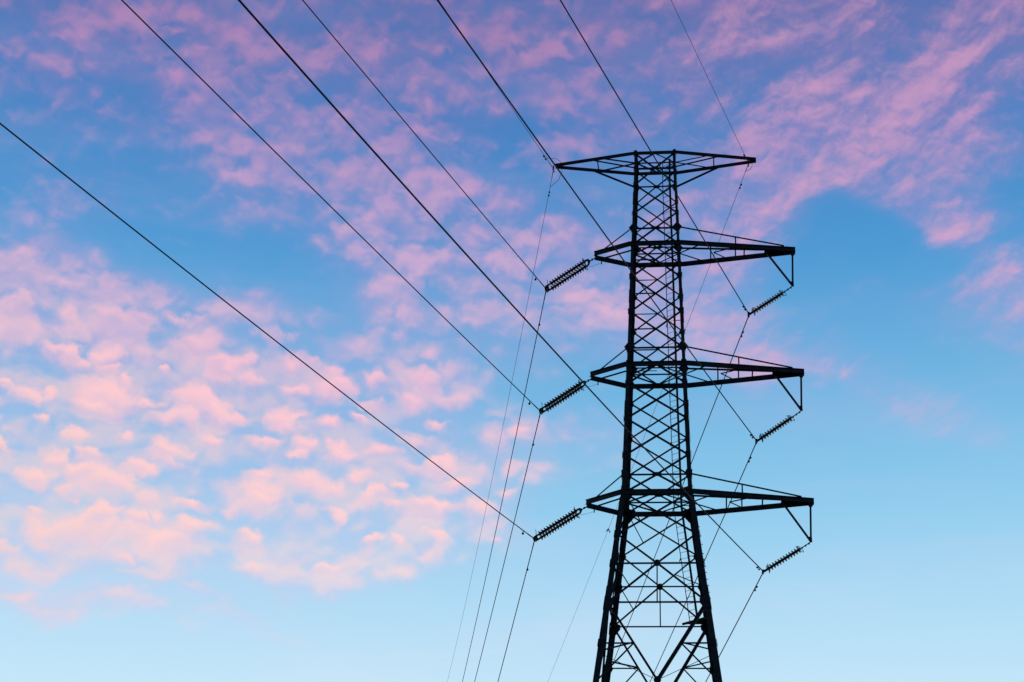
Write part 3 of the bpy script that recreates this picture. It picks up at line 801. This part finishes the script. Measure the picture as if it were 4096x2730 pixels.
# dampers --------------------------------------------------------------------
def stockbridge(k, sd_, t, label, sc=1.0):
    p = wp(k, sd_, t); q = wp(k, sd_, t + .1)
    d = (q - p).normalized(); dn = Vector((0, 0, -1)); dn = (dn - d * dn.dot(d)).normalized()
    root = empty('vibration_damper', W(p), YAW)
    tag(root, label, 'vibration damper', 'dumb-bell dampers on the wires')
    m = MB(); m.box(dn * .03 * sc, .04 * sc, .05 * sc, .10 * sc); m.build('clamp', FIT, root)
    c_ = dn * .085 * sc
    m = MB(); m.tube([c_ - d * .20 * sc + dn * .015, c_, c_ + d * .20 * sc + dn * .015], .008, 6); m.build('messenger', FIT, root)
    for s in (-1, 1):
        m = MB(); m.lathe([(.0, -.06), (.035, -.055), (.042, 0), (.030, .05), (.0, .06)], d * s, c_ + d * (s * .20 * sc) + dn * .025, 12)
        m.build('weight', FIT, root)
def ball(k, sd_, t, label):
    p = wp(k, sd_, t); root = empty('vibration_damper', W(p), YAW)
    tag(root, label, 'vibration damper', 'ball dampers on the left cables')
    m = MB(); m.box((0, 0, -.02), .035, .035, .08); m.build('clamp', FIT, root)
    m = MB(); m.tube([(0, 0, -.04), (-.01, 0, -.12)], .010, 6); m.build('stem', FIT, root)
    m = MB(); m.lathe([(.0, -.055), (.03, -.05), (.05, -.025), (.055, 0), (.05, .03), (.03, .05), (.0, .055)], (0, 0, 1), (-.01, 0, -.14), 14); m.build('weight', FIT, root)
PL = {'1': 'uppermost', '2': 'middle', '3': 'lowest'}
for k in ('R1', 'R2', 'R3'):
    stockbridge(k, 'in', 1.12, 'small dumb-bell damper above the %s glass string clamp' % PL[k[1]])
    stockbridge(k, 'out', 1.6, 'small dumb-bell damper below the %s glass string clamp' % PL[k[1]])
for k in ('L1', 'L2', 'L3'):
    ball(k, 'in', 1.6, 'small dark ball under the cable left of the %s double insulator string' % PL[k[1]])
    ball(k, 'out', 3.0, 'small dark ball on the cable below the %s double insulator string' % PL[k[1]])
stockbridge('GR', 'out', 1.9, 'tiny damper on the earth wire below the right tip of the top arm', .8)
stockbridge('GL', 'out', 2.1, 'tiny damper on the earth wire below the left tip of the top arm', .8)
stockbridge('GL', 'in', 1.4, 'tiny damper on the earth wire above the left tip of the top arm', .8)
stockbridge('GR', 'in', .9, 'tiny damper on the earth wire above the right tip of the top arm', .8)
# earth wire clamps on the top arm tips
for k, lab in (('GL', 'small wire clamp with looped jumper at the left tip of the top crossarm'), ('GR', 'small wire clamp with looped jumper at the right tip of the top crossarm')):
    p = Vector(ATT[k]); p.z = Z(p.z); sx = 1 if k == 'GL' else 1
    root = empty('wire_clamp', W(p), YAW); tag(root, lab, 'wire clamp', 'earth wire clamps')
    m = MB(); m.tube([(0, -.3, .02), (0, 0, .03), (0, .3, -.02)], .028, 8); m.box((0, 0, .06), .06, .10, .16); m.build('clamp', FIT, root)
    m = MB()
    xj = .40 if k == 'GL' else .16; yk = 1.0 if k == 'GL' else .45
    m.tube([wp(k, 'in', 1.2 * yk) - p, Vector((xj * .6, -.75 * yk, .14)), Vector((xj, -.35 * yk, .17)), Vector((xj + .02, -.1, .05)), Vector((xj, .15, -.10)), Vector((xj * .45, .9 * yk, -.13)), wp(k, 'out', 1.6 * yk) - p], .011, 6)
    m.build('jumper', FIT, root)
# bird marker on the right earth wire
p = wp('GR', 'out', 47.0)
root = empty('bird_marker', W(p), YAW); tag(root, 'small dark arrow-shaped marker clipped on the thin earth wire left of the tower', 'wire marker')
for i, (a, b) in enumerate((((-.16, -.10), (.02, .16)), ((.10, -.18), (.02, .16)))):
    m = MB()
    m.plate([Vector((a[0], 0, a[1])), Vector((a[0] + .09, 0, a[1] + .02)), Vector((b[0] + .05, 0, b[1] - .06)), Vector((b[0], 0, b[1]))], (0, 1, 0), .02, -.01 + i * .025)
    m.build('vane', FIT, root)
m = MB(); m.box((0, 0, 0), .07, .10, .07); m.build('clip', FIT, root)
